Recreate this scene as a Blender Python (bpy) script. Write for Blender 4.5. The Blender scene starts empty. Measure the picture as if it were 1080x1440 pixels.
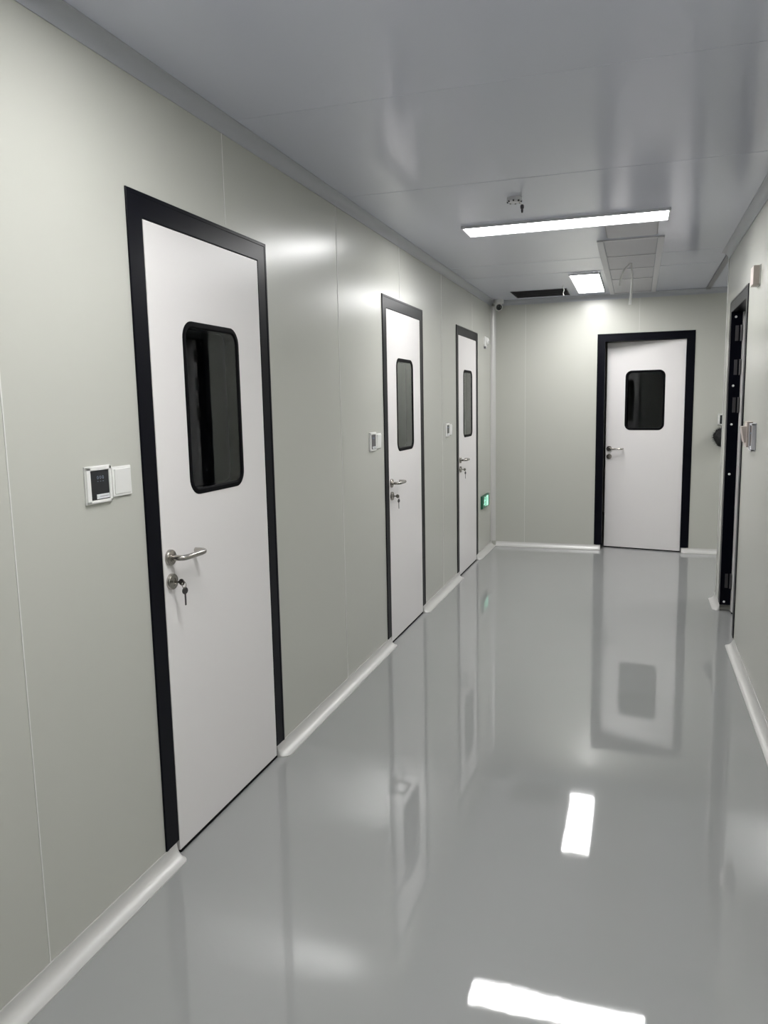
import bpy, bmesh, math, random
from mathutils import Vector, Matrix
random.seed(7)
SC = bpy.context.scene
COL = SC.collection

# ------------------------------------------------------------------ dimensions (metres)
XR, YB, H = 2.005, 7.875, 2.485          # right wall face, back wall face, ceiling
WT = 0.10                                # wall panel thickness
CAM = (1.4232, 0.0, 1.4747)
YAW, PIT, ROLL, FPX = 0.3190, 0.1380, -0.0195, 1079.19
DW, DH, FR = 0.885, 2.117, 0.074         # door frame outer width, height, face width

# ------------------------------------------------------------------ materials
def mat(name, col, rough=0.5, metal=0.0, noise=0.0, nscale=3.0, bump=0.0, bscale=40.0, rvar=0.0, coat=0.0,
        emit=0.0, trans=0.0, ior=1.5, spec=0.5, brush=None, coat_rough=0.03, ecol=None, bdist=0.001, bdet=3):
    m = bpy.data.materials.new(name); m.use_nodes = True
    nt = m.node_tree; b = nt.nodes['Principled BSDF']
    b.inputs['Base Color'].default_value = (*col, 1); b.inputs['Roughness'].default_value = rough
    b.inputs['Metallic'].default_value = metal; b.inputs['IOR'].default_value = ior
    b.inputs['Specular IOR Level'].default_value = spec
    b.inputs['Coat Weight'].default_value = coat; b.inputs['Coat Roughness'].default_value = coat_rough
    b.inputs['Transmission Weight'].default_value = trans
    if emit:
        b.inputs['Emission Color'].default_value = (*(ecol or col), 1); b.inputs['Emission Strength'].default_value = emit
    tc = nt.nodes.new('ShaderNodeTexCoord')
    if noise or rvar:
        n = nt.nodes.new('ShaderNodeTexNoise'); n.inputs['Scale'].default_value = nscale; n.inputs['Detail'].default_value = 4
        nt.links.new(tc.outputs['Object'], n.inputs['Vector'])
        if noise:
            r = nt.nodes.new('ShaderNodeMix'); r.data_type = 'RGBA'
            r.inputs[6].default_value = (*[max(0, c*(1-noise)) for c in col], 1)
            r.inputs[7].default_value = (*[min(1, c*(1+noise)) for c in col], 1)
            nt.links.new(n.outputs['Fac'], r.inputs[0]); nt.links.new(r.outputs[2], b.inputs['Base Color'])
        if rvar:
            mr = nt.nodes.new('ShaderNodeMapRange')
            mr.inputs['To Min'].default_value = max(0, rough-rvar); mr.inputs['To Max'].default_value = rough+rvar
            nt.links.new(n.outputs['Fac'], mr.inputs['Value']); nt.links.new(mr.outputs['Result'], b.inputs['Roughness'])
    if bump:
        n2 = nt.nodes.new('ShaderNodeTexNoise'); n2.inputs['Scale'].default_value = bscale; n2.inputs['Detail'].default_value = bdet
        if brush:
            mp = nt.nodes.new('ShaderNodeMapping'); mp.inputs['Scale'].default_value = brush
            nt.links.new(tc.outputs['Object'], mp.inputs['Vector']); nt.links.new(mp.outputs['Vector'], n2.inputs['Vector'])
        else:
            nt.links.new(tc.outputs['Object'], n2.inputs['Vector'])
        bp = nt.nodes.new('ShaderNodeBump'); bp.inputs['Strength'].default_value = bump; bp.inputs['Distance'].default_value = bdist
        nt.links.new(n2.outputs['Fac'], bp.inputs['Height']); nt.links.new(bp.outputs['Normal'], b.inputs['Normal'])
    return m

M = {}
M['wall'] = mat('wall_panel', (.512, .516, .472), .27, noise=.012, nscale=1.5, bump=.10, bscale=1.0, brush=(2.2, 2.2, .5), bdist=.004)
M['ceil'] = mat('ceiling_panel', (.61, .63, .725), .165, noise=.012, nscale=1.2, bump=.10, bscale=1.0, brush=(2, .8, 1), bdist=.004)
M['floor'] = mat('epoxy_floor', (.315, .320, .318), .035, noise=.03, nscale=1.1, rvar=.015, bump=.16, bscale=2.4, bdist=.0035, bdet=7, ior=1.55)
M['seal'] = mat('white_sealant', (.66, .66, .635), .5, noise=.03, nscale=20)
M['alu'] = mat('white_coated_aluminium', (.62, .615, .60), .40, .30, noise=.02, nscale=5, bump=.05)
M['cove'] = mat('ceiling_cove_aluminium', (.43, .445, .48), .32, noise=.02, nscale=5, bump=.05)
M['leaf'] = mat('door_leaf_white', (.80, .778, .775), .30, spec=.32, noise=.01, nscale=2, bump=.08, bscale=1, brush=(2, 2, .6), bdist=.003)
M['frame'] = mat('black_anodised_frame', (.0018, .0021, .0052), .30, spec=.11, noise=.15, nscale=12, bump=.03)
M['rubber'] = mat('black_rubber', (.003, .003, .004), .6, spec=.06, noise=.1, nscale=30)
M['steel'] = mat('brushed_steel', (.42, .40, .37), .27, 1.0, noise=.05, nscale=40, bump=.08, bscale=80, brush=(1, 1, 12))
M['dsteel'] = mat('dull_steel', (.13, .125, .13), .42, 1.0, noise=.08, nscale=30, bump=.05)
M['glass'] = mat('window_glass', (.55, .60, .62), .0, trans=1.0, ior=1.34)
M['plast'] = mat('white_plastic', (.80, .80, .78), .38, noise=.01, nscale=20)
M['cream'] = mat('cream_plastic', (.50, .44, .405), .42, noise=.02, nscale=20)
M['screen'] = mat('black_touch_glass', (.008, .009, .014), .12, noise=.1, nscale=20, coat=.4)
M['grey'] = mat('grey_print', (.28, .33, .42), .4, noise=.02)
M['sticker'] = mat('silver_sticker', (.72, .74, .76), .35, noise=.03, nscale=60)
M['dark'] = mat('dark_plenum', (.030, .028, .034), .6, noise=.2, nscale=8)
M['vent'] = mat('vent_dark_metal', (.055, .052, .060), .4, noise=.1, nscale=8)
M['panel'] = mat('grille_panel_grey', (.47, .465, .50), .38, noise=.02, nscale=6)
M['rail'] = mat('grille_rail', (.60, .60, .63), .35, noise=.02, nscale=6)
M['groove'] = mat('groove_grey', (.25, .25, .26), .6, noise=.03)
M['lens'] = mat('camera_lens_black', (.005, .005, .007), .08, noise=.1, coat=.6)
M['green'] = mat('exit_green', (.010, .07, .04), .35, noise=.03, emit=.10, ecol=(.01, .20, .10))
M['glow'] = mat('exit_pictogram', (.55, .95, .78), .4, noise=.02, emit=.75, ecol=(.45, 1.0, .75))
M['fuzz'] = mat('black_fibre', (.012, .012, .013), .8, noise=.2, nscale=40)
M['lamp'] = mat('lit_diffuser', (.9, .9, .9), .4, noise=.0, emit=1, ecol=(1.0, .995, .985))
LAMP_E = 36.0
M['lamp'].node_tree.nodes['Principled BSDF'].inputs['Emission Strength'].default_value = LAMP_E

# ------------------------------------------------------------------ mesh helpers
class MB:
    def __init__(s): s.bm = bmesh.new()
    def face(s, vs, mi=0):
        f = s.bm.faces.new(vs); f.material_index = mi; return f
    def box(s, a, b, bev=0, mi=0, seg=2):
        a = Vector(a); b = Vector(b)
        lo = Vector(map(min, a, b)); hi = Vector(map(max, a, b))
        r = bmesh.ops.create_cube(s.bm, size=1.0)
        for v in r['verts']:
            v.co = Vector([(lo[i]+hi[i])/2 + v.co[i]*(hi[i]-lo[i]) for i in range(3)])
        fs = {f for v in r['verts'] for f in v.link_faces}
        for f in fs: f.material_index = mi
        if bev:
            es = list({e for v in r['verts'] for e in v.link_edges})
            o = bmesh.ops.bevel(s.bm, geom=es, offset=bev, segments=seg, affect='EDGES', profile=.5)
            for f in o['faces']: f.material_index = mi
        return s
    def lathe(s, prof, origin=(0, 0, 0), axis=(0, 0, 1), n=28, mi=0):
        ax = Vector(axis).normalized(); o = Vector(origin)
        t = Vector((1, 0, 0)) if abs(ax.x) < .9 else Vector((0, 1, 0))
        u = ax.cross(t).normalized(); w = ax.cross(u)
        rings = []
        for r, z in prof:
            if r < 1e-6: rings.append([s.bm.verts.new(o+ax*z)])
            else: rings.append([s.bm.verts.new(o+ax*z+(u*math.cos(2*math.pi*k/n)+w*math.sin(2*math.pi*k/n))*r) for k in range(n)])
        for a, b in zip(rings, rings[1:]):
            for k in range(n):
                k2 = (k+1) % n
                if len(a) == 1 and len(b) == 1: continue
                if len(a) == 1: s.face([a[0], b[k], b[k2]], mi)
                elif len(b) == 1: s.face([a[k], b[0], a[k2]], mi)
                else: s.face([a[k], b[k], b[k2], a[k2]], mi)
        return s
    def tube(s, pts, r, n=12, mi=0, sub=6, caps=True):
        P = [Vector(p) for p in pts]
        if sub > 1 and len(P) > 2:                                   # Catmull-Rom
            Q = []
            for i in range(len(P)-1):
                p0 = P[max(i-1, 0)]; p1 = P[i]; p2 = P[i+1]; p3 = P[min(i+2, len(P)-1)]
                for k in range(sub):
                    t = k/sub
                    Q.append(.5*((2*p1)+(p2-p0)*t+(2*p0-5*p1+4*p2-p3)*t*t+(3*p1-p0-3*p2+p3)*t**3))
            Q.append(P[-1]); P = Q
        rad = r if callable(r) else (lambda t: r)
        T = (P[1]-P[0]).normalized()
        u = T.orthogonal().normalized(); rings = []
        for i, p in enumerate(P):
            t = (P[min(i+1, len(P)-1)]-P[max(i-1, 0)]).normalized()
            u = (u-t*u.dot(t)).normalized(); w = t.cross(u)
            rr = rad(i/(len(P)-1))
            rings.append([s.bm.verts.new(p+(u*math.cos(2*math.pi*k/n)+w*math.sin(2*math.pi*k/n))*rr) for k in range(n)])
        for a, b in zip(rings, rings[1:]):
            for k in range(n): s.face([a[k], a[(k+1) % n], b[(k+1) % n], b[k]], mi)
        if caps: s.face(rings[0][::-1], mi); s.face(rings[-1], mi)
        return s
    def sweep(s, rings, mi=0, caps=True):
        R = [[s.bm.verts.new(p) for p in ring] for ring in rings]
        n = len(R[0])
        for a, b in zip(R, R[1:]):
            for k in range(n): s.face([a[k], a[(k+1) % n], b[(k+1) % n], b[k]], mi)
        if caps: s.face(R[0][::-1], mi); s.face(R[-1], mi)
        return s
    def build(s, name, mats, parent=None, loc=None, rz=0, smooth=35):
        bmesh.ops.recalc_face_normals(s.bm, faces=s.bm.faces)
        me = bpy.data.meshes.new(name); s.bm.to_mesh(me); s.bm.free()
        for m in (mats if isinstance(mats, (list, tuple)) else [mats]): me.materials.append(m)
        if smooth:
            for p in me.polygons: p.use_smooth = True
            me.set_sharp_from_angle(angle=math.radians(smooth)); wn = True
        else: wn = False
        o = bpy.data.objects.new(name, me); COL.objects.link(o)
        if wn:
            md = o.modifiers.new('weighted_normal', 'WEIGHTED_NORMAL'); md.keep_sharp = True; md.weight = 100
        if parent: o.parent = parent
        if loc: o.location = loc
        if rz: o.rotation_euler = (0, 0, rz)
        return o

def tag(o, label=None, cat=None, group=None, kind=None):
    if label: o['label'] = label
    if cat: o['category'] = cat
    if group: o['group'] = group
    if kind: o['kind'] = kind
    return o
def empty(name, loc, rz=0):
    o = bpy.data.objects.new(name, None); COL.objects.link(o)
    o.location = loc; o.rotation_euler = (0, 0, rz); o.empty_display_size = .1
    return o
def rrect(cx, cz, w, h, r, n=8):
    pts = []
    for (sx, sz, a0) in ((1, 1, 0), (-1, 1, 90), (-1, -1, 180), (1, -1, 270)):
        for k in range(n+1):
            a = math.radians(a0+90*k/n)
            pts.append((cx+sx*(w/2-r)+r*math.cos(a), cz+sz*(h/2-r)+r*math.sin(a)))
    return pts
LEFT, RIGHT, BACK = math.pi/2, -math.pi/2, 0.0
# local frame of everything mounted on a wall: x = to the viewer's right, y = INTO the wall, z = up

# ------------------------------------------------------------------ room shell
D_LEFT = [1.976, 4.335, 6.265]           # near edges of the three left door frames (y)
D_BACK = 1.038                           # left edge of the back frame (x)
D_RIGHT = 5.765                          # far edge of the right frame (y)
WR_END = 6.03                            # the right wall ends here, the corridor opens to the right
Y0 = -3.2

def wall_x(name, x0, x1, y0, y1, openings, seams, face, label):
    """wall along y between x0 and x1; openings = list of (ya, yb); seams on the face x = face"""
    mb = MB(); y = y0
    for a, b in openings:
        mb.box((x0, y, 0), (x1, a, H)); mb.box((x0, a, DH-.01), (x1, b, H)); y = b
    mb.box((x0, y, 0), (x1, y1, H))
    sg = 1 if face == max(x0, x1) else -1
    for sy in seams:
        z0 = .045
        for a, b in openings:
            if a-.03 < sy < b+.03: z0 = DH+.012
        mb.box((face-sg*.001, sy-.002, z0), (face+sg*.0012, sy+.002, H-.045), mi=1)
    return tag(mb.build(name, [M['wall'], M['seal']], smooth=0), label, 'wall', kind='structure')

wall_x('wall_left', -WT, 0, Y0, 10.6, [(d+.015, d+DW-.015) for d in D_LEFT], [.35, 1.455, 2.556, 3.645, 4.70, 5.78, 6.92], 0,
       'long pale grey green panel wall with three doors')
wall_x('wall_right', XR, XR+WT, Y0, WR_END, [(D_RIGHT-DW+.015, D_RIGHT-.015)], [.4, 1.5, 2.6], XR,
       'pale panel wall on the right with the open doorway')
mb = MB()
for a, b, z0, z1 in ((-.0, D_BACK+.015, 0, H), (D_BACK+.015, D_BACK+DW-.015, DH-.01, H), (D_BACK+DW-.015, 4.6, 0, H)):
    mb.box((a, YB, z0), (b, YB+WT, z1))
for sx, z0 in ((.345, .045), (1.42, DH+.012), (2.6, .045)):
    mb.box((sx-.0013, YB-.0012, z0), (sx+.0013, YB+.001, H-.045), mi=1)
tag(mb.build('wall_back', [M['wall'], M['seal']], smooth=0), 'pale grey green panel wall closing the corridor', 'wall', kind='structure')
mb = MB()
mb.box((XR+WT, WR_END-WT, 0), (4.6, WR_END, H)); mb.box((4.6, Y0, 0), (4.7, 10.6, H)); mb.box((-3.1, Y0, 0), (-3.0, 10.6, H))
mb.box((-3.1, 10.6, 0), (4.7, 10.7, H)); mb.box((-3.1, Y0-.1, 0), (4.7, Y0, H))
for y in (3.6, 5.7): mb.box((-3.0, y, 0), (-WT, y+.1, H))
mb.box((XR+WT, 2.0, 0), (4.6, 2.1, H))
tag(mb.build('wall_outer', M['wall'], smooth=0), 'pale partition walls of the side rooms', 'wall', kind='structure')
mb = MB().box((-3.1, Y0-.1, -.12), (4.7, 10.7, 0))
tag(mb.build('floor', M['floor'], smooth=0), 'glossy grey epoxy corridor floor', 'floor', kind='structure')

VX0, VX1, VY0, VY1 = .285, .79, 7.27, 7.70      # vent opening
mb = MB()
for a, b in (((-3.1, Y0-.1), (4.7, VY0)), ((-3.1, VY1), (4.7, 10.7)), ((-3.1, VY0), (VX0, VY1)), ((VX1, VY0), (4.7, VY1))):
    mb.box((*a, H), (*b, H+.06))
for sy in (-.7, .4, 1.5, 2.585, 3.68, 5.845, 6.40):
    mb.box((.05, sy-.0015, H-.0010), (XR-.05, sy+.0015, H+.001), mi=1)
tag(mb.build('ceiling', [M['ceil'], M['ceil']], smooth=0), 'glossy grey panel ceiling of the corridor', 'ceiling', kind='structure')

# quarter-hollow aluminium profiles: in floor, ceiling and corner
def cove_prof(r, lip=.004, n=9):
    pts = [(0, 0), (0, r), (lip, r)]
    for k in range(n+1):
        a = math.pi+math.pi/2*k/n
        pts.append((r+(r-lip)*math.cos(a), r+(r-lip)*math.sin(a)))
    pts.append((r, lip)) if abs(pts[-1][0]-r) > 1e-6 else None
    pts.append((r, 0))
    return pts
def cove(name, p0, p1, out, up, r, m, caps=(0, 0), label=None, cat='trim'):
    """profile swept from p0 to p1; out / up = the two wall directions; caps = rounded end lengths"""
    p0 = Vector(p0); p1 = Vector(p1); out = Vector(out); up = Vector(up); L = (p1-p0).length; d = (p1-p0).normalized()
    st = []
    def ends(c): return [(c*(1-math.cos(math.radians(a))), .30+.70*math.sin(math.radians(a))) for a in (0, 18, 36, 54, 72, 90)]
    if caps[0]: st += [(t, f) for t, f in ends(caps[0])]
    else: st.append((0, 1))
    if caps[1]: st += [(L-t, f) for t, f in reversed(ends(caps[1]))]
    else: st.append((L, 1))
    pr = cove_prof(r)
    mb = MB().sweep([[p0+d*t+out*(a*f)+up*b for a, b in pr] for t, f in st])
    return tag(mb.build(name, m, smooth=40), label, cat, kind='structure')
RC = .046
lx = [Y0] + [v for d in D_LEFT for v in (d+FR-.012, d+DW-FR+.008)] + [YB-.002]
nm = ['beside the nearest door', 'between the first and second doors', 'between the second and third doors', 'from the third door to the far corner']
for k in range(4):
    cove('baseboard_left', (.0005, lx[2*k], 0), (.0005, lx[2*k+1], 0), (1, 0, 0), (0, 0, 1), RC+.004, M['alu'],
         (0 if k == 0 else .03, 0 if k == 3 else .03), 'white hollow floor profile along the left wall ' + nm[k], 'baseboard')
bx = [.05, D_BACK+FR-.012, D_BACK+DW-FR+.008, 4.58]
for k in range(2):
    cove('baseboard_back', (bx[2*k], YB-.0005, 0), (bx[2*k+1], YB-.0005, 0), (0, -1, 0), (0, 0, 1), RC, M['alu'],
         (0 if k == 0 else .03, .03 if k == 0 else 0), 'white hollow floor profile at the back wall ' + ('left of its door' if k == 0 else 'right of its door'), 'baseboard')
cove('baseboard_right', (XR-.0005, Y0, 0), (XR-.0005, D_RIGHT-DW+FR-.05, 0), (-1, 0, 0), (0, 0, 1), RC, M['alu'], (0, .03),
     'white hollow floor profile along the right wall before the doorway', 'baseboard')
cove('baseboard_right', (XR-.0005, D_RIGHT-FR+.02, 0), (XR-.0005, WR_END+.04, 0), (-1, 0, 0), (0, 0, 1), RC, M['alu'], (.03, .03),
     'short stub of white floor profile just past the open doorway', 'baseboard')
cove('baseboard_side', (XR+.03, WR_END+.0005, 0), (4.58, WR_END+.0005, 0), (0, 1, 0), (0, 0, 1), RC, M['alu'], (.03, 0),
     'white floor profile around the corner of the right wall', 'baseboard')
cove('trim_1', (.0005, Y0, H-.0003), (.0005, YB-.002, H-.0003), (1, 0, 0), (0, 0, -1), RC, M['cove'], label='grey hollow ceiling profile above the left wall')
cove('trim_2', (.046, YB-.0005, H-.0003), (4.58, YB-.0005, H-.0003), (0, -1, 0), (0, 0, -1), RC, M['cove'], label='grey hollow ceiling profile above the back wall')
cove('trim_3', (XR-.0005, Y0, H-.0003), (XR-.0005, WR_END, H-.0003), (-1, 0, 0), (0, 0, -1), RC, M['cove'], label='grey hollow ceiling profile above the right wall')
cove('trim_4', (.0006, YB-.0006, RC+.006), (.0006, YB-.0006, H-RC-.001), (1, 0, 0), (0, -1, 0), RC, M['alu'], label='white hollow profile up the far left corner')
mb = MB().box((XR-.012, WR_END+.01, H-.012), (XR+.028, YB-.048, H-.0003), .002)
tag(mb.build('trim_5', M['groove'], smooth=35), 'dark ceiling strip running on from the right wall to the back wall', 'trim', kind='structure')
mb = MB()
mb.box((XR-.003, WR_END-.028, .05), (XR+.0, WR_END+.003, H-.047), .001); mb.box((XR-.003, WR_END, .05), (XR+.03, WR_END+.003, H-.0), .001)
tag(mb.build('trim_6', M['alu'], smooth=35), 'white metal angle on the end edge of the right wall', 'trim', kind='structure')

# ------------------------------------------------------------------ doors
def frame_mesh():
    """mitred swept frame: a = from the outer edge inwards, b = towards the room (+) or into the wall (-)"""
    pr = [(0, .0006), (0, .0045), (.0015, .006), (.012, .006), (.0135, .0045), (FR-.002, .0045), (FR, .003), (FR, -WT+.001), (.017, -WT+.001), (.017, .0006)]
    rings = []
    for (x, z, sx, sz) in ((0, .0505, 1, 0), (0, DH, 1, -1), (DW, DH, -1, -1), (DW, .0505, -1, 0)):
        rings.append([Vector((x+sx*a, -b, z+sz*a)) for a, b in pr])
    mb = MB().sweep(rings)
    return mb
WIN = dict(w=.373, h=.578, r=.058, cz=1.475)
def leaf_mesh(w, z0, z1, y0, y1):
    cx = w/2; mb = MB(); bm = mb.bm
    inn = rrect(cx, WIN['cz'], WIN['w'], WIN['h'], WIN['r'])
    out = [(w, z1), (0, z1), (0, z0), (w, z0)]
    n = len(inn)//4; I = {}; O = {}
    for y in (y0, y1):
        I[y] = [bm.verts.new((x, y, z)) for x, z in inn]; O[y] = [bm.verts.new((x, y, z)) for x, z in out]
        for k in range(4):
            for j in range(n-1): mb.face([I[y][k*n+j], I[y][k*n+j+1], O[y][k]])
            k2 = (k+1) % 4
            mb.face([I[y][k*n+n-1], I[y][k2*n], O[y][k2], O[y][k]])
    for k in range(4):
        mb.face([O[y0][k], O[y0][(k+1) % 4], O[y1][(k+1) % 4], O[y1][k]])
    for k in range(len(inn)):
        k2 = (k+1) % len(inn); mb.face([I[y0][k], I[y0][k2], I[y1][k2], I[y1][k]])
    return mb
def ring_mesh(cx, cz, w, h, r, t, y0, y1):
    mb = MB(); bm = mb.bm
    A = rrect(cx, cz, w, h, r); B = rrect(cx, cz, w-2*t, h-2*t, max(r-t, .005))
    R = []
    for (P, y) in ((A, y1), (A, y0+.002), ([(a[0]*.85+b[0]*.15, a[1]*.85+b[1]*.15) for a, b in zip(A, B)], y0),
                   ([(a[0]*.25+b[0]*.75, a[1]*.25+b[1]*.75) for a, b in zip(A, B)], y0), (B, y0+.004), (B, y1)):
        R.append([bm.verts.new((x, y, z)) for x, z in P])
    n = len(A)
    for a, b in zip(R, R[1:]+R[:1]):
        for k in range(n): mb.face([a[k], a[(k+1) % n], b[(k+1) % n], b[k]])
    return mb
def pane_mesh(cx, cz, w, h, r, y0, y1):
    mb = MB(); P = rrect(cx, cz, w, h, r)
    mb.sweep([[Vector((x, y, z)) for x, z in P] for y in (y0, y1)])
    return mb
LW = DW-2*FR-.006
def make_leaf(root, hinge_right, angle=0.0, steel=M['steel'], lever=True):
    """leaf is built in its own frame: x 0..LW from the viewer's left, front face at y = 0"""
    leaf = leaf_mesh(LW, .012, DH-FR-.003, 0, .045).build('door_leaf', M['leaf'], root, smooth=30)
    g = ring_mesh(LW/2, WIN['cz'], WIN['w'], WIN['h'], WIN['r'], .021, -.003, .048).build('window_gasket', M['rubber'], leaf)
    pane_mesh(LW/2, WIN['cz'], WIN['w']-.043, WIN['h']-.043, WIN['r']-.0215, .0015, .0065).build('window_pane', M['glass'], leaf)
    b = MB().box((0.001, -.002, .003), (LW-.001, .047, .0118), .001); b.build('bottom_seal', M['rubber'], leaf)
    hx = .036 if hinge_right else LW-.036
    sg = 1 if hinge_right else -1
    for nm, z in (('handle_rose', 1.003), ('lock_rose', .924)):
        MB().lathe([(0, -.0095), (.012, -.0095), (.0125, -.012), (.0245, -.0115), (.0262, -.009), (.0262, .0003), (0, .0003)][::1] if nm == 'lock_rose' else
                   [(0, -.014), (.012, -.014), (.0125, -.0105), (.0245, -.010), (.0262, -.008), (.0262, .0003), (0, .0003)],
                   (hx, 0, z), (0, 1, 0), 32).build(nm, steel, leaf)
    z = 1.003
    MB().tube([(hx, -.012, z), (hx, -.036, z), (hx+sg*.006, -.048, z), (hx+sg*.022, -.0535, z), (hx+sg*.070, -.055, z), (hx+sg*.108, -.055, z),
               (hx+sg*.126, -.050, z), (hx+sg*.133, -.038, z), (hx+sg*.134, -.012, z)], .0092, 14, sub=6).build('lever_handle', steel, leaf)
    if hinge_right:
        leaf.location = (FR+.003, -.0035, 0)
    return leaf
def make_door(name, loc, rz, label, cat='door'):
    root = empty(name, loc, rz); tag(root, label, cat, kind='structure')
    frame_mesh().build('door_frame', M['frame'], root, smooth=30)
    return root
doors = []
for k, y in enumerate(D_LEFT):
    r = make_door('door_%d' % (k+1), (0, y, 0), LEFT, ['white door nearest to the viewer on the left wall, in a black frame',
        'second white door along the left wall, in a slim black frame', 'white door on the left wall closest to the back corner'][k])
    make_leaf(r, True); doors.append(r)
# back door: ajar, its left (handle) edge swung away into the dark room behind
r = make_door('door_4', (D_BACK, YB, 0), BACK, 'white door in the back wall standing slightly ajar in a wide black frame')
lf = make_leaf(r, True)
ang = math.radians(-11)
hp = Vector((FR+.003+LW, .012, 0))
lf.rotation_euler = (0, 0, ang)
lf.location = hp - Matrix.Rotation(ang, 3, 'Z') @ Vector((LW, 0, 0))
doors.append(r)
# right doorway: leaf swung fully into the side room, hinged at the far jamb
r = make_door('door_5', (XR, D_RIGHT, 0), RIGHT, 'open doorway in the right wall, black frame with hinges on its far jamb')
lf = make_leaf(r, False)
lf.rotation_euler = (0, 0, math.radians(91))
lf.location = (FR+.052, .066, 0)
jx = FR                                                        # far jamb face (faces the viewer)
for z in (1.905, 1.682, 1.432, .222):
    h = MB().box((jx+.0005, .024, z-.05), (jx+.004, .044, z+.05), .0008)
    h.tube([(jx+.008, .060, z-.052), (jx+.008, .060, z+.052)], .0075, 12, sub=1)
    h.box((jx+.014, .0605, z-.05), (jx+.050, .0635, z+.05), .0008)
    hg = h.build('hinge', M['dsteel'], r)
for z in (2.012, 1.560, 1.302, .965, .072):
    MB().lathe([(0, .004), (.004, .004), (.0075, .002), (.008, 0), (0, 0)], (jx+.0003, .024, z), (1, 0, 0), 16).build('screw_cap', M['plast'], r)

# ------------------------------------------------------------------ keys in the locks of the left doors
def make_keys(loc, rz, label):
    root = empty('door_keys', loc, rz); tag(root, label, 'keys', 'keys left in the door locks')
    b = MB().box((-.0012, -.034, -.0035), (.0012, -.012, .0035), .0004)
    b.lathe([(0, -.0013), (.010, -.0013), (.0115, 0), (.010, .0013), (0, .0013)], (0, -.040, 0), (1, 0, 0), 20)
    b.build('lock_key', M['steel'], root)
    pts = [(.011*math.sin(a)+.006, -.044+.002*math.cos(a), -.010+.011*math.cos(a)) for a in [2*math.pi*k/16 for k in range(17)]]
    MB().tube(pts, .0012, 8, sub=1, caps=False).build('key_ring', M['steel'], root)
    k = MB().lathe([(0, -.0013), (.0105, -.0013), (.012, 0), (.0105, .0013), (0, .0013)], (.010, -.044, -.030), (.35, 1, 0), 20)
    k.box((.0065, -.0455, -.078), (.0135, -.043, -.038), .0005)
    k.build('spare_key', M['dsteel'], root)
    return root
kx = FR+.003+.036
for d, t in zip(D_LEFT, ('nearest left', 'second left', 'farthest left')):
    make_keys((.0035, d+kx, .924), LEFT, 'metal key with a spare hanging, in the lock of the %s door' % t)

# ------------------------------------------------------------------ access readers and exit switches
def make_reader(loc, rz, where, w=.108, h=.105, dep=.010, m=None):
    root = empty('access_reader', loc, rz)
    tag(root, ('white' if m is None else 'grey') + ' framed access reader ' + where, 'access reader', 'access readers beside the doors')
    mb = MB()
    mb.box((-w/2, -.006, -h/2), (w/2, -.0003, h/2), .0015)
    for a, b in (((-w/2+.002, -h/2+.002), (-w/2+.018, h/2-.002)), ((w/2-.012, -h/2+.002), (w/2-.002, h/2-.002)),
                 ((-w/2+.002, h/2-.012), (w/2-.002, h/2-.002)), ((-w/2+.002, -h/2+.002), (w/2-.002, -h/2+.010))):
        mb.box((a[0], -dep, a[1]), (b[0], -.003, b[1]), .0015)
    mb.build('housing', m or M['plast'], root)
    MB().box((-w/2+.019, -dep+.0022, -h/2+.011), (w/2-.013, -.005, h/2-.013), .0008).build('screen', M['screen'], root)
    y = -dep+.0017
    mb = MB()
    for k, zz in enumerate((.020, .014)):
        for j in range(3):
            x = -.006+j*.011
            if k == 0: mb.tube([(x+.0028*math.cos(a), y, zz+.004*math.sin(a)) for a in [2*math.pi*i/10 for i in range(11)]], .0005, 6, sub=1, caps=False)
            else: mb.box((x-.002, y-.0003, zz-.005), (x+.002, y+.0005, zz-.0042))
    mb.build('indicator_marks', M['grey'], root)
    s = MB().box((-.014, y-.0006, -h/2+.013), (w/2-.015, y+.0005, -h/2+.026), .0003)
    s.build('sticker', M['sticker'], root)
    MB().box((-.002, y-.0009, -h/2+.019), (w/2-.019, y-.0002, -h/2+.0205)).build('sticker_line', M['groove'], root)
    return root
def make_switch(loc, rz, label, m=None, w=.086, h=.086, dep=.012):
    m = m or M['plast']
    root = empty('exit_switch', loc, rz); tag(root, label, 'wall switch', 'exit switches beside the readers')
    MB().box((-w/2, -dep*.55, -h/2), (w/2, -.0003, h/2), .002).build('plate', m, root)
    mb = MB(); o = w/2-.007
    mb.sweep([[Vector((x, -dep*.55+.001, z)) for x, z in ((-o, -o), (o, -o), (o, o), (-o, o))],
              [Vector((x, -dep*(1.0 if z > 0 else .72), z)) for x, z in ((-o+.001, -o+.001), (o-.001, -o+.001), (o-.001, o-.001), (-o+.001, o-.001))]])
    mb.build('rocker', m, root, smooth=20)
    return root
for y, t, u in ((1.770, 'beside the nearest left door', 'nearest left door'), (4.118, 'beside the second left door', 'second left door'),
             (5.933, 'just before the farthest left door', 'farthest left door')):
    make_reader((0, y, 1.272), LEFT, t)
    make_switch((0, y+.102, 1.273), LEFT, 'square white switch next to the reader at the ' + u)
make_reader((2.195, YB, 1.283), BACK, 'on the back wall, half hidden by the right wall end')
make_reader((XR, 4.40, 1.275), RIGHT, 'on the right wall before the open doorway', dep=.022, h=.145, m=M['panel'])
make_switch((XR, 4.520, 1.285), RIGHT, 'cream switch box between the right wall reader and the doorway', M['cream'], .10, .135, .056)

# small cream box above the doorway end
root = empty('alarm_box', (XR, 4.50, 2.100), RIGHT); tag(root, 'small cream box high on the right wall beside the doorway head', 'box')
MB().box((-.052, -.036, -.048), (.052, -.0035, .048), .004).build('cover', M['cream'], root)
MB().box((-.055, -.006, -.051), (.055, -.0003, .051), .001).build('back_plate', M['plast'], root)

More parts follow.
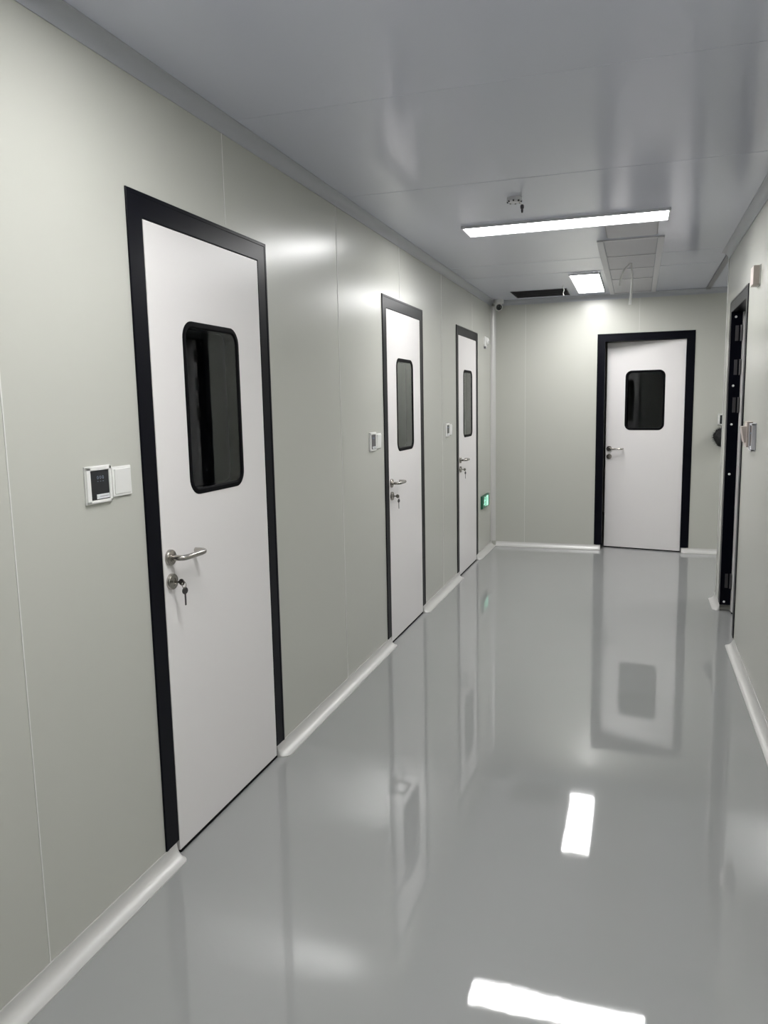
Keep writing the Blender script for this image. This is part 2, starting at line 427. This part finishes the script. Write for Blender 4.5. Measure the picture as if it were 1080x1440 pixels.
# ------------------------------------------------------------------ exit sign, sensor, security camera
root = empty('exit_sign', (0, 7.470, .520), LEFT); tag(root, 'small lit green exit sign with running figure, low on the left wall', 'exit sign')
MB().box((-.170, -.0215, -.062), (.170, -.0004, .062), .004).build('housing', M['green'], root)
mb = MB()
mb.lathe([(0, -.0245), (.011, -.0245), (.011, -.021), (0, -.021)], (-.060, 0, .038), (0, 1, 0), 16)      # running figure
def limb(a, b, wd): 
    a = Vector((a[0], -.0238, a[1])); b = Vector((b[0], -.0238, b[1])); d = (b-a).normalized(); n = Vector((-d.z, 0, d.x))*wd
    mb.sweep([[a-n, a+n, b+n, b-n], [p+Vector((0, .003, 0)) for p in (a-n, a+n, b+n, b-n)]])
for a, b, wd in (((-.062, .026), (-.070, -.006), .010), ((-.066, .020), (-.092, .006), .005), ((-.064, .020), (-.040, .006), .005),
                 ((-.070, -.004), (-.048, -.022), .006), ((-.048, -.022), (-.054, -.046), .005), ((-.070, -.004), (-.088, -.022), .006), ((-.088, -.022), (-.112, -.026), .005)):
    limb(a, b, wd)
mb.build('running_figure', M['glow'], root, smooth=0)
mb = MB()
mb.box((.010, -.0245, -.050), (.034, -.021, .048)); mb.box((.034, -.0245, .030), (.100, -.021, .048)); mb.box((.076, -.0245, -.050), (.100, -.021, .030))
mb.box((.043, -.0245, -.050), (.067, -.021, -.004))
mb.build('door_symbol', M['glow'], root, smooth=0)

root = empty('wall_sensor', (0, 7.52, 2.060), LEFT); tag(root, 'small round white sensor high on the left wall near the far corner', 'sensor')
MB().lathe([(0, -.018), (.045, -.018), (.056, -.012), (.058, -.0004), (0, -.0004)], (0, 0, 0), (0, 1, 0), 28).build('base_plate', M['plast'], root)
MB().lathe([(0, -.044), (.012, -.043), (.026, -.037), (.034, -.028), (.036, -.0175), (0, -.0175)], (.004, 0, .012), (0, 1, 0), 28).build('dome', M['plast'], root)
MB().lathe([(0, -.002), (.010, -.002), (.012, .0), (0, .004)], (-.004, -.041, .006), (-.3, 1, .1), 16).build('eye', M['groove'], root)
MB().box((-.05, -.02, -.062), (-.032, -.002, -.040), .002).build('cable_boss', M['groove'], root)

root = empty('security_camera', (.092, 7.765, H-RC), 0); tag(root, 'white turret security camera tucked in the far left ceiling corner', 'camera')
MB().lathe([(0, .0455), (.050, .0455), (.052, .012), (.046, .004), (0, .004)], (0, 0, 0), (0, 0, 1), 28).build('mount', M['plast'], root)
d = Vector((.42, -1, -.30)).normalized()
MB().lathe([(0, -.034), (.022, -.030), (.036, -.016), (.040, 0), (.038, .016), (.031, .028), (.029, .030), (0, .030)], (0, -.006, -.022), d, 28).build('ball_housing', M['plast'], root)
MB().lathe([(0, .0345), (.020, .0345), (.0285, .0315), (.0285, .0301), (0, .0301)], (0, -.006, -.022), d, 28).build('lens', M['lens'], root)

# ------------------------------------------------------------------ ceiling lights
def make_light(loc, rz, label, L=1.135, W=.245, deep=0):
    root = empty('ceiling_light', loc, rz); tag(root, label, 'ceiling light', 'flat white ceiling light panels')
    mb = MB(); t = .011
    for a, b in (((-L/2, -W/2), (L/2, -W/2+t)), ((-L/2, W/2-t), (L/2, W/2)), ((-L/2, -W/2+t), (-L/2+t, W/2-t)), ((L/2-t, -W/2+t), (L/2, W/2-t))):
        mb.box((*a, -.016), (*b, -.0004), .002)
    mb.build('frame', M['rail'], root)
    MB().box((-L/2+t, -W/2+t, -.006-deep), (L/2-t, W/2-t, -.001), .001 if not deep else .02, seg=4).build('diffuser', M['lamp'], root)
    return root
make_light((1.000, 4.632, H), 0, 'long lit ceiling light panel lying across the corridor')
make_light((.994, 7.01, H), LEFT, 'lit ceiling light panel seen end on near the back wall', L=1.07)
make_light((1.030, 1.58, H), 0, 'lit ceiling light panel just above the viewer', deep=.012)
make_light((1.000, -1.40, H), 0, 'lit ceiling light panel behind the viewer')
make_light((3.75, 6.95, H), LEFT, 'added unseen light panel brightening the side passage past the doorway')  # unseen light, added to brighten the side passage ceiling and back wall

# ------------------------------------------------------------------ vent, grille, hatch
root = empty('ceiling_vent', (VX0, VY0, H)); tag(root, 'dark slotted ceiling vent beside the far light, near the back wall', 'vent')
w, l = VX1-VX0, VY1-VY0
mb = MB(); t = .004
for a, b in (((0, 0), (w, t)), ((0, l-t), (w, l)), ((0, t), (t, l-t)), ((w-t, t), (w, l-t))): mb.box((*a, -.004), (*b, .055))
mb.build('vent_frame', M['vent'], root, smooth=0)
MB().box((.002, .002, .050), (w-.002, l-.002, .056)).build('duct_cover', M['dark'], root, smooth=0)
for k in range(5):
    y = .045+k*.085
    b = MB(); b.sweep([[Vector((x, y, .006)), Vector((x, y+.004, .004)), Vector((x, y+.05, .042)), Vector((x, y+.046, .044))] for x in (.005, w-.005)])
    b.build('blade', M['vent'], root, smooth=0)

GX0, GX1, GY0, GY1 = 1.150, 1.557, 5.245, 7.80
root = empty('ceiling_grille', (GX0, GY0, H)); tag(root, 'long grey ladder-like ceiling panel in four bays with two rails', 'ceiling panel')
w, l = GX1-GX0, GY1-GY0; rw = .040
for x in (0, w-rw): MB().box((x, 0, -.010), (x+rw, l, -.0004), .002).build('side_rail', M['rail'], root)
ys = [0, 5.845-GY0, 6.40-GY0, 6.93-GY0, l]
for k, y in enumerate(ys):
    y0 = min(max(y-.014, 0), l-.028)
    MB().box((rw+.001, y0, -.008), (w-rw-.001, y0+.028, -.0004), .002).build('cross_rail', M['rail'], root)
for a, b in zip(ys, ys[1:]):
    p = MB().box((rw+.003, max(a+.018, .032), -.0045), (w-rw-.003, min(b-.018, l-.032), -.0004), .001).build('infill_panel', M['panel'], root)
root = empty('access_hatch', (1.215, 4.80, H)); tag(root, 'small flush ceiling hatch with rounded outline beside the long light', 'hatch')
mb = MB(); P = rrect(.149, .195, .298, .39, .03); 
mb.sweep([[Vector((x, y, z)) for x, y in P] for z in (-.0025, -.0004)])
mb.build('hatch_rim', M['groove'], root)
mb = MB(); P = rrect(.149, .195, .288, .38, .026)
mb.sweep([[Vector((x, y, z)) for x, y in P] for z in (-.0045, -.0021)])
mb.build('hatch_panel', M['panel'], root)

# loose white cables hanging out of the grille, and a short one at the vent
zc = H-.0045
tag(MB().tube([(1.345, 6.16, zc), (1.338, 6.155, zc-.012), (1.305, 6.14, zc-.045), (1.285, 6.13, zc-.10), (1.272, 6.125, zc-.165)], .0065, 10).build('hanging_cable', M['plast']),
    'shorter curved white cable end hanging from the ceiling panel', 'cable', 'loose cables under the ceiling')
tag(MB().tube([(1.352, 6.16, zc), (1.355, 6.155, zc-.03), (1.362, 6.15, zc-.10), (1.360, 6.145, zc-.18), (1.350, 6.14, zc-.30)],
              lambda t: .0065+.0035*max(0, (t-.55)/.45), 10).build('hanging_cable', M['plast']),
    'longer straight white cable end hanging from the ceiling panel', 'cable', 'loose cables under the ceiling')
tag(MB().tube([(.775, 7.10, H-.0002), (.775, 7.10, H-.015), (.782, 7.12, H-.035), (.772, 7.15, H-.055), (.776, 7.17, H-.072)], .004, 8).build('hanging_cable', M['plast']),
    'tiny cable end dangling at the corner of the dark vent', 'cable', 'loose cables under the ceiling')

# bare detector base with a dangling connector
root = empty('detector_base', (.815, 4.01, H)); tag(root, 'small round detector base with dangling connector, left of the long light', 'detector')
MB().lathe([(0, -.020), (.030, -.020), (.036, -.016), (.038, -.0004), (0, -.0004)], (0, 0, 0), (0, 0, 1), 28).build('base_ring', M['rail'], root)
mb = MB()
for k in range(8):
    a = 2*math.pi*k/8; x, y = .0335*math.cos(a), .0335*math.sin(a)
    mb.box((x-.004, y-.004, -.0225), (x+.004, y+.004, -.015), .001)
mb.build('contact_clips', M['vent'], root)
MB().tube([(.024, -.008, -.019), (.030, -.010, -.026), (.038, -.012, -.034), (.040, -.012, -.042)], .0028, 8).build('wire', M['plast'], root)
MB().lathe([(0, -.078), (.004, -.077), (.006, -.066), (.005, -.060), (.009, -.056), (.0095, -.044), (.006, -.038), (0, -.038)], (.040, -.012, 0), (0, 0, 1), 14).build('connector', M['vent'], root)

# ------------------------------------------------------------------ dark fuzzy bundle on the back wall
mb = MB(); c = Vector((2.195, 7.80, 1.125))
r_ = bmesh.ops.create_icosphere(mb.bm, subdivisions=3, radius=1)
for v in r_['verts']:
    n = v.co.copy(); k = .85+.3*random.random()
    s = 1.0 if n.z > 0 else 1.0-.35*abs(n.z)
    v.co = c+Vector((n.x*.095*s*k, n.y*.058*s*k, n.z*.080*k if n.z > 0 else n.z*.105*k))
for _ in range(1100):
    d = Vector((random.gauss(0, 1), random.gauss(0, .6), random.gauss(.15, .7))).normalized()
    p = c+Vector((d.x*.075, d.y*.045, d.z*.075)); L = random.uniform(.015, .045)
    q = p+Vector((d.x*1.2, d.y*.4, d.z*.7-.1)).normalized()*L
    q.y = min(q.y, YB-.004); s = d.orthogonal().normalized()*.0014; t = d.cross(s)
    a = [mb.bm.verts.new(p+s), mb.bm.verts.new(p-s*.5+t*.87), mb.bm.verts.new(p-s*.5-t*.87)]; e = mb.bm.verts.new(q)
    for i in range(3): mb.face([a[i], a[(i+1) % 3], e])
root = mb.build('duster', M['fuzz']); tag(root, 'dark fuzzy bundle hanging below the half hidden reader on the back wall', 'bundle')
MB().tube([(2.20, 7.80, 1.17), (2.20, 7.815, 1.21), (2.20, 7.845, 1.222), (2.20, YB-.0004, 1.222)], .004, 8).build('hook', M['dsteel'], root)

# ------------------------------------------------------------------ light
w = bpy.data.worlds.new('world'); SC.world = w; w.use_nodes = True
w.node_tree.nodes['Background'].inputs[0].default_value = (.05, .05, .05, 1); w.node_tree.nodes['Background'].inputs[1].default_value = 1

# ------------------------------------------------------------------ camera
cd = bpy.data.cameras.new('camera'); co = bpy.data.objects.new('camera', cd); COL.objects.link(co)
cd.sensor_fit = 'VERTICAL'; cd.sensor_height = 36; cd.sensor_width = 27; cd.lens = FPX/1440*36; cd.clip_start = .02
cy, sy, cp, sp, cr, sr = math.cos(YAW), math.sin(YAW), math.cos(PIT), math.sin(PIT), math.cos(ROLL), math.sin(ROLL)
fw = Vector((-sy, cy, 0)); rt = Vector((cy, sy, 0)); up = Vector((0, 0, 1))
f2 = fw*cp-up*sp; u2 = up*cp+fw*sp
r3 = rt*cr+u2*sr; u3 = u2*cr-rt*sr
co.matrix_world = Matrix(((r3.x, u3.x, -f2.x, CAM[0]), (r3.y, u3.y, -f2.y, CAM[1]), (r3.z, u3.z, -f2.z, CAM[2]), (0, 0, 0, 1)))
SC.camera = co
SC.view_settings.view_transform = 'Standard'; SC.view_settings.look = 'None'
SC.view_settings.exposure = 0.0; SC.view_settings.gamma = 1; SC.view_settings.use_curve_mapping = False
